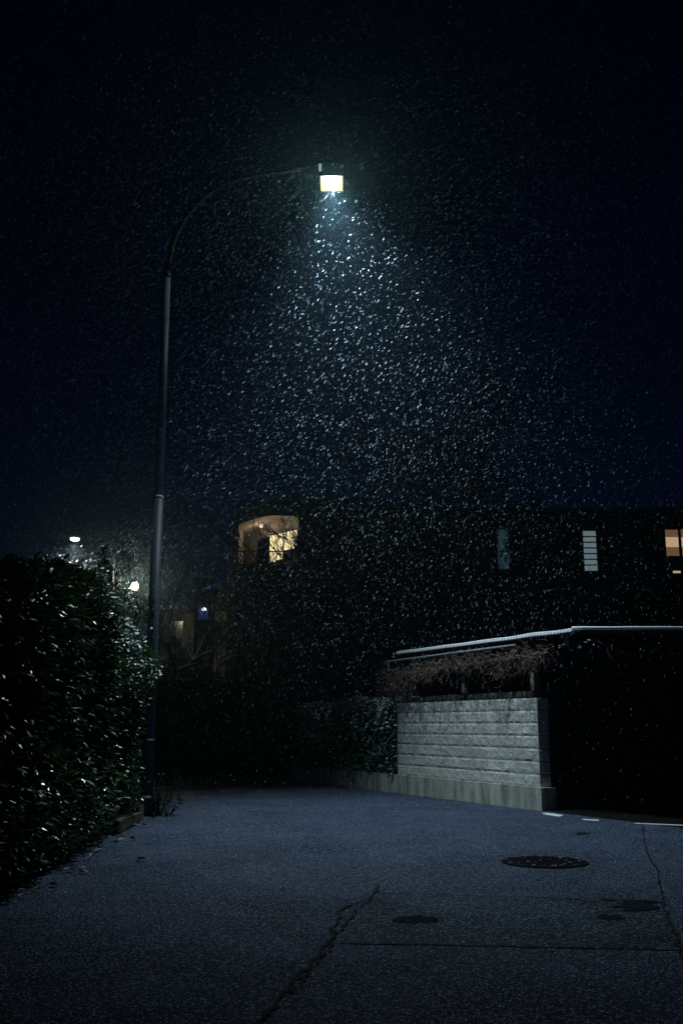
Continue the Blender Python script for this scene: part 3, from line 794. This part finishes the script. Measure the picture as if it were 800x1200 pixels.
# lit window on the slanting back wall
bdir = Vector((x1w - x0w, -2.3, 0)).normalized(); bn = Vector((-bdir.y, bdir.x, 0));
if bn.y > 0: bn = -bn
def onback(px, py, off):     # intersect ray with the slanting back plane
    d = ray(px, py); o_ = Vector((x0w, bk(280), 0)) + bn * off; n_ = bn
    t = (o_ - Vector((0, 0, HCAM))).dot(n_) / d.dot(n_); return Vector((0, 0, HCAM)) + d * t
wz1, wz0 = onback(330, 625, .03).z, onback(330, 657, .03).z
def backbox(pxa, pxb, za, zb_, off, th, name, mat, par):
    pa, pb_ = onback(pxa, 640, off), onback(pxb, 640, off)
    return MB().box(((pa.x + pb_.x) / 2, (pa.y + pb_.y) / 2, (za + zb_) / 2), bdir, bn, Z, (pb_ - pa).length / 2, th, (zb_ - za) / 2).build(name, mat, par)
lw_ = backbox(315.5, 348.5, wz0 - .05, wz1 + .05, .02, .015, 'balcony_window', M['dark_metal'], bd)
backbox(316.5, 323.5, wz0, wz1, .045, .01, 'pane', M['warmpane'], lw_)
backbox(324.3, 331.0, wz0 + .05, wz1, .045, .01, 'pane', M['warmpane'], lw_)
backbox(333.2, 340.5, wz0 + .35, wz1, .045, .01, 'pane', M['warmpane'], lw_)
backbox(341.2, 347.5, wz0 + .35, wz1, .045, .01, 'pane', M['warmpane'], lw_)
backbox(303, 315, wz0 - .3, wz0 + .95, .06, .04, 'dark_screen', M['blackwood'], lw_)
# balcony railing
rl = MB(); 
for k in range(15):
    p = Vector((x0w + (x1w - x0w) * (k + .5) / 15, DB + .05, zf)); rl.tube([p, p + Z * .45], .012, 5)
rl.tube([(x0w, DB + .05, zf + .45), (x1w, DB + .05, zf + .45)], .02, 6)
rl.build('balcony_railing', M['blackwood'], bd)
bl = P(306, 612, DB + .9); bl = Vector((bl.x, bl.y, zarch(306) - .12))
MB().lathe(bl, [(.03, -.07), (.08, -.04), (.08, .02), (.03, .07)], 12).build('ceiling_bulb', M['bulb'], recess)
light('balcony_light', 'POINT', bl - Z * .14, 5.0, (1, .78, .55), shadow_soft_size=.07)
# flat windows
def win(px0_, px1_, py0_, py1_, pane_rows, name='window', bars=0, mullions=()):
    p0, p1 = P(px0_, py0_, DB), P(px1_, py1_, DB)
    fr_ = MB(); t = .035; y0 = DB - .045
    fr_.abox(p0.x - t, p0.x, y0, DB - .002, p1.z - t, p0.z + t); fr_.abox(p1.x, p1.x + t, y0, DB - .002, p1.z - t, p0.z + t)
    fr_.abox(p0.x, p1.x, y0, DB - .002, p0.z, p0.z + t); fr_.abox(p0.x, p1.x, y0, DB - .002, p1.z - t, p1.z)
    for k in range(bars):
        z = p1.z + (p0.z - p1.z) * (k + 1) / (bars + 1); fr_.abox(p0.x, p1.x, y0, DB - .03, z - .022, z + .022)
    for mx in mullions:
        m_ = P(mx, 640, DB).x; fr_.abox(m_ - .05, m_ + .05, y0, DB - .03, p1.z, p0.z)
    fo = fr_.build(name, M['dark_metal'], bd)
    for (a, b, mat) in pane_rows:
        za, zb_ = p0.z - (p0.z - p1.z) * a, p0.z - (p0.z - p1.z) * b
        MB().abox(p0.x, p1.x, DB - .026, DB - .006, zb_, za).build('pane', M[mat], fo)
    return fo
win(682, 699.5, 622.5, 669, [(0, 1, 'tealpane')], bars=6)
win(582, 597, 621, 667, [(0, .55, 'dimpane'), (.55, .58, 'darkpane'), (.58, 1, 'dimpane')])
win(730, 750, 622, 668, [(0, 1, 'darkpane')])
win(640, 657, 622, 668, [(0, 1, 'darkpane')])
wb = win(778, 822, 621, 672, [(0, .17, 'roompane'), (.17, .40, 'blindpane'), (.40, .60, 'roompane'), (.60, 1, 'darkpane')], mullions=(796,))
p = P(792, 671, DB); MB().abox(p.x - .13, p.x + .12, DB - .07, DB - .03, p.z - .02, p.z + .05).build('sill_lamp', M['blindpane'], wb)
# siding band under the windows
sd = MB(); z1, z0 = P(600, 670, DB).z, P(600, 706, DB).z; xa, xb = P(560, 690, DB).x, P(955, 690, DB).x
nrow = 9
for k in range(nrow):
    za = z0 + (z1 - z0) * k / nrow; zb_ = z0 + (z1 - z0) * (k + 1) / nrow
    sd.add([(xa, DB - .05, za), (xb, DB - .05, za), (xb, DB - .012, zb_ - .01), (xa, DB - .012, zb_ - .01), (xa, DB - .004, za), (xb, DB - .004, za)], [(0, 1, 2, 3), (0, 4, 5, 1)])
sd.build('siding_band', M['siding'], bd)

# pale plastered house lit by the lamps, between the pole and the bare trees
hb = thing('plaster_house', 'low beige plastered house behind the black hedge, half hidden by bare branches', 'house', (P(240, 850, 38).x, 38, 0))
x0h, x1h = P(188, 800, 38).x, P(470, 800, 38).x; zh = P(230, 716, 38).z
MB().abox(x0h, x1h, 38, 44, -.05, zh).build('wall', M['beige'], hb)
MB().add([(x0h - .3, 37.6, zh), (x1h + .3, 37.6, zh), (x1h + .3, 44.3, zh), (x0h - .3, 44.3, zh), (x0h + 1.5, 41, zh + 1.2), (x1h - 1.5, 41, zh + 1.2)], [(0, 1, 5, 4), (1, 2, 5), (2, 3, 4, 5), (3, 0, 4), (0, 3, 2, 1)]).build('roof', M['siding'], hb)
for pxw in (205, 262, 300):
    q = P(pxw, 742, 38); MB().abox(q.x - .3, q.x + .3, 37.96, 37.998, q.z - .5, q.z + .45).build('window', M['darkpane'], hb)

# blue lit kiosk-like window block far behind
kb_ = thing('blue_lit_porch', 'far porch with a blue-white lamp and small blue lit panes', 'porch', (P(239, 850, 31).x, 31, 0))
q = P(239, 705, 31)
MB().abox(q.x - .3, q.x + .3, 31.06, 31.5, -.05, q.z + .75).build('wall', M['facade'], kb_)
qa, qb = P(233, 709, 31), P(243, 726, 31)
MB().abox(qa.x, qb.x, 31.0, 31.05, qb.z, qa.z).build('pane', M['bluepane'], kb_)
qa, qb = P(236, 686, 31), P(247, 690, 31)
MB().add([(qa.x, 31.0, qb.z), (qb.x, 31.0, qb.z), (qb.x, 31.0, qa.z), (qa.x, 31.05, qb.z), (qb.x, 31.05, qb.z), (qb.x, 31.05, qa.z)], [(0, 1, 2), (3, 5, 4), (0, 3, 4, 1), (1, 4, 5, 2), (2, 5, 3, 0)]).build('sign_panel', M['bluepane'], kb_)
qc = P(239, 714, 30.9)
MB().lathe(qc, [(.03, -.05), (.075, -.03), (.075, .03), (.03, .05)], 12).build('porch_lamp', M['lampblue'], kb_)

# ------------------------------------------------------------------ distant lamps
D1 = 40.0
h1 = P(88, 632, D1)
l1 = thing('street_lamp', 'distant street lamp with cool white head over the hedge top', 'street lamp', (P(126, 850, D1).x, D1, 0))
xb_ = P(126, 850, D1).x
MB().tube([(xb_, D1, -.1), (xb_, D1, h1.z - .35)], [.09, .06], 10).build('pole', M['galv'], l1, True)
MB().tube([(xb_, D1, h1.z - .4), (xb_ - .1, D1, h1.z - .1), (xb_ - .35, D1, h1.z + .02), (h1.x + .25, D1, h1.z + .1)], .04, 8).build('curved_arm', M['dark_metal'], l1, True)
MB().box(h1 + Vector((.1, 0, .09)), X, Y, Z, .34, .13, .05).build('lamp_head', M['dark_metal'], l1)
MB().lathe(h1 + Z * .0, [(.05, -.08), (.15, -.05), (.19, .0), (.19, .045)], 12).build('lens', M['lampcool'], l1)
s1 = light('distant_lamp_light', 'SPOT', h1 - Z * .12, 4500, (1, .93, .78), spot_size=R(150), spot_blend=1, shadow_soft_size=.15)
D2 = 33.0
h2 = P(158, 687, D2)
l2 = thing('globe_lamp', 'distant glowing yellow globe lamp between hedge top and lamp pole', 'street lamp', (h2.x, D2, 0))
MB().tube([(h2.x, D2 + .25, -.1), (h2.x, D2 + .25, h2.z - .1), (h2.x, D2 + .1, h2.z - .08)], [.03, .02, .015], 10).build('pole', M['dark_metal'], l2, True)
MB().lathe(h2, [(.03, -.13), (.09, -.10), (.12, -.04), (.12, .04), (.09, .10), (.03, .12)], 16).build('globe', M['lampwarm'], l2, True)
MB().lathe(h2 + Z * .115, [(.09, 0), (.07, .03), (.02, .05)], 16).build('cap', M['dark_metal'], l2, True)
light('globe_lamp_light', 'POINT', h2 + Vector((.0, -.35, 0)), 280, (1, .90, .60), shadow_soft_size=.1)
# lit upright twigs behind the hedge
tb = thing('upright_tree', 'bare upright tree tops lit warm, poking up behind the laurel hedge top', 'tree', (P(85, 850, 39).x, 39, 0))
tw, tc_ = MB(), MB()
for k in range(26):
    px = rnd.uniform(58, 108); b0 = P(px, 720, 39 + rnd.uniform(-.5, .5)); t0 = P(px + rnd.uniform(-3, 6), rnd.uniform(655, 680), b0.y)
    tw.tube([Vector((b0.x, b0.y, 0)), b0, b0.lerp(t0, .5) + Vector((rnd.uniform(-.08, .08), 0, 0)), t0], [.06, .045, .035, .012], 5)
    for j in range(5):
        q = b0.lerp(t0, rnd.uniform(0, .95)); tc_.tube([q, q + Vector((rnd.uniform(-.3, .3), rnd.uniform(-.2, .2), rnd.uniform(.05, .35)))], [.02, .01], 4)
b_ = len(tw.v); tw.v += tc_.v; tw.f += [tuple(i + b_ for i in f) for f in tc_.f]
tw.build('crown', M['palebark'], tb)

# ------------------------------------------------------------------ falling snow (countless flakes: one object)
rs_ = np.random.RandomState(5)
NF = 230000
px_ = rs_.uniform(-9, 9, NF); py_ = rs_.uniform(10.2, 22.0, NF); pz_ = rs_.uniform(.15, 12.5, NF)
# keep what could be seen from around the camera
dep = py_ * CP + (pz_ - HCAM) * SP
keep = (np.abs(px_) < dep * .345 * 1.25 + .6)
for c0_, c1_, z_ in (((-6, 3), (-2.55, 14.2), 3.0),):
    keep &= ~((px_ > c0_[0]) & (px_ < c1_[0]) & (py_ > c0_[1]) & (py_ < c1_[1]) & (pz_ < z_))
wn = (px_ - C0.x) * (-O.x) + (py_ - C0.y) * (-O.y)
keep &= ~((wn > -.05) & (pz_ < 2.6) & (py_ > 13.8))
keep &= (rs_.rand(NF) < np.clip(.22 + .15 * (pz_ - .5), .28, 1.0)) & (rs_.rand(NF) < np.clip(1.6 - .22 * np.abs(px_ + .15), .22, 1))  # thinned low down and sideways: the beam's fading is put into flake density
fx_, fy_, fz_ = np.concatenate([rs_.normal(-11.0, 1.5, 3500), rs_.normal(-7.0, 1.3, 3500)]), np.concatenate([rs_.normal(39.5, 1.5, 3500), rs_.normal(32.2, 1.5, 3500)]), np.concatenate([rs_.uniform(4, 9.2, 3500), rs_.uniform(2, 7.5, 3500)])
px_ = np.concatenate([px_[keep], fx_]); py_ = np.concatenate([py_[keep], fy_]); pz_ = np.concatenate([pz_[keep], fz_]); n = len(px_)
# fall direction: blown to the side higher up, steeper near the ground, with eddies
ang = np.radians(14 + 30 * np.clip((pz_ - 1.5) / 4.5, 0, 1) + 11 * np.sin(px_ * .9 + pz_ * .7) + rs_.normal(0, 11, n))
ax = np.stack([np.sin(ang), rs_.normal(0, .25, n), np.cos(ang)], 1); ax /= np.linalg.norm(ax, axis=1)[:, None]
rv = rs_.normal(0, 1, (n, 3)); sd_ = np.cross(ax, rv); sd_ /= np.linalg.norm(sd_, axis=1)[:, None]
szf = np.clip(rs_.gamma(3.0, .33, n),   .3, 1.8) * np.where(py_ > 26, 1.6, np.clip(py_ / 15, .7, 1.2)) * np.clip(.62 + pz_ * .065, .62, 1)  # flakes shrink towards the ground, so weaker lamp light is built into their size
hl = (.0150 * szf * rs_.uniform(.7, 1.3, n))[:, None]; hw = (.00148 * szf * rs_.uniform(.7, 1.3, n))[:, None]
ctr = np.stack([px_, py_, pz_], 1)
vs_ = np.empty((n, 6, 3))
vs_[:, 0] = ctr - ax * hl; vs_[:, 1] = ctr - ax * hl * .4 + sd_ * hw; vs_[:, 2] = ctr + ax * hl * .4 + sd_ * hw
vs_[:, 3] = ctr + ax * hl; vs_[:, 4] = ctr + ax * hl * .4 - sd_ * hw; vs_[:, 5] = ctr - ax * hl * .4 - sd_ * hw
me = bpy.data.meshes.new('falling_snow')
me.vertices.add(n * 6); me.vertices.foreach_set('co', vs_.reshape(-1))
me.loops.add(n * 6); me.loops.foreach_set('vertex_index', np.arange(n * 6))
me.polygons.add(n); me.polygons.foreach_set('loop_start', np.arange(n) * 6)
me.update(); me.validate(); me.materials.append(M['flake'])
fs = bpy.data.objects.new('falling_snow', me); COL.objects.link(fs); struct(fs, 'stuff')

# ------------------------------------------------------------------ haze
hzm = bpy.data.materials.new('night_haze'); hzm.use_nodes = True
nt = hzm.node_tree; nt.nodes.remove(nt.nodes['Principled BSDF'])
pv = N(nt, 'ShaderNodeVolumePrincipled'); pv.inputs['Color'].default_value = (.50, .80, 1.0, 1)
pv.inputs['Density'].default_value = 0.0018; pv.inputs['Anisotropy'].default_value = 0.88
nt.links.new(pv.outputs[0], nt.nodes['Material Output'].inputs['Volume'])
hzo = MB().abox(-78, 78, -73, 83, -1.1, 16).build('haze', hzm); struct(hzo, 'stuff')

# ------------------------------------------------------------------ night sky
w = bpy.data.worlds.new('World'); sc.world = w; w.use_nodes = True
nt = w.node_tree; bg = nt.nodes['Background']
sky = N(nt, 'ShaderNodeTexSky', sky_type='NISHITA'); sky.sun_disc = False
sky.sun_elevation = R(20); sky.sun_rotation = R(200)
tint = mixc(nt, 1.0, sky.outputs['Color'], (.0018, .0068, .0190), 'MULTIPLY')
nt.links.new(tint, bg.inputs['Color']); bg.inputs['Strength'].default_value = 0.05
sun = light('faint_fill_sun', 'SUN', (0, 0, 30), .002, (.7, .8, 1), angle=R(25))  # added faint fill light; no moon is known here
sun.rotation_euler = (R(70), 0, R(20))

sc.view_settings.view_transform = 'Standard'; sc.view_settings.look = 'None'
sc.view_settings.exposure = 0; sc.view_settings.gamma = 1; sc.view_settings.use_curve_mapping = False
sc.cycles.max_bounces = 5; sc.cycles.diffuse_bounces = 2; sc.cycles.glossy_bounces = 2; sc.cycles.volume_bounces = 0
sc.cycles.transparent_max_bounces = 8
sc.cycles.sample_clamp_indirect = 1.0
sc.cycles.use_denoising = True
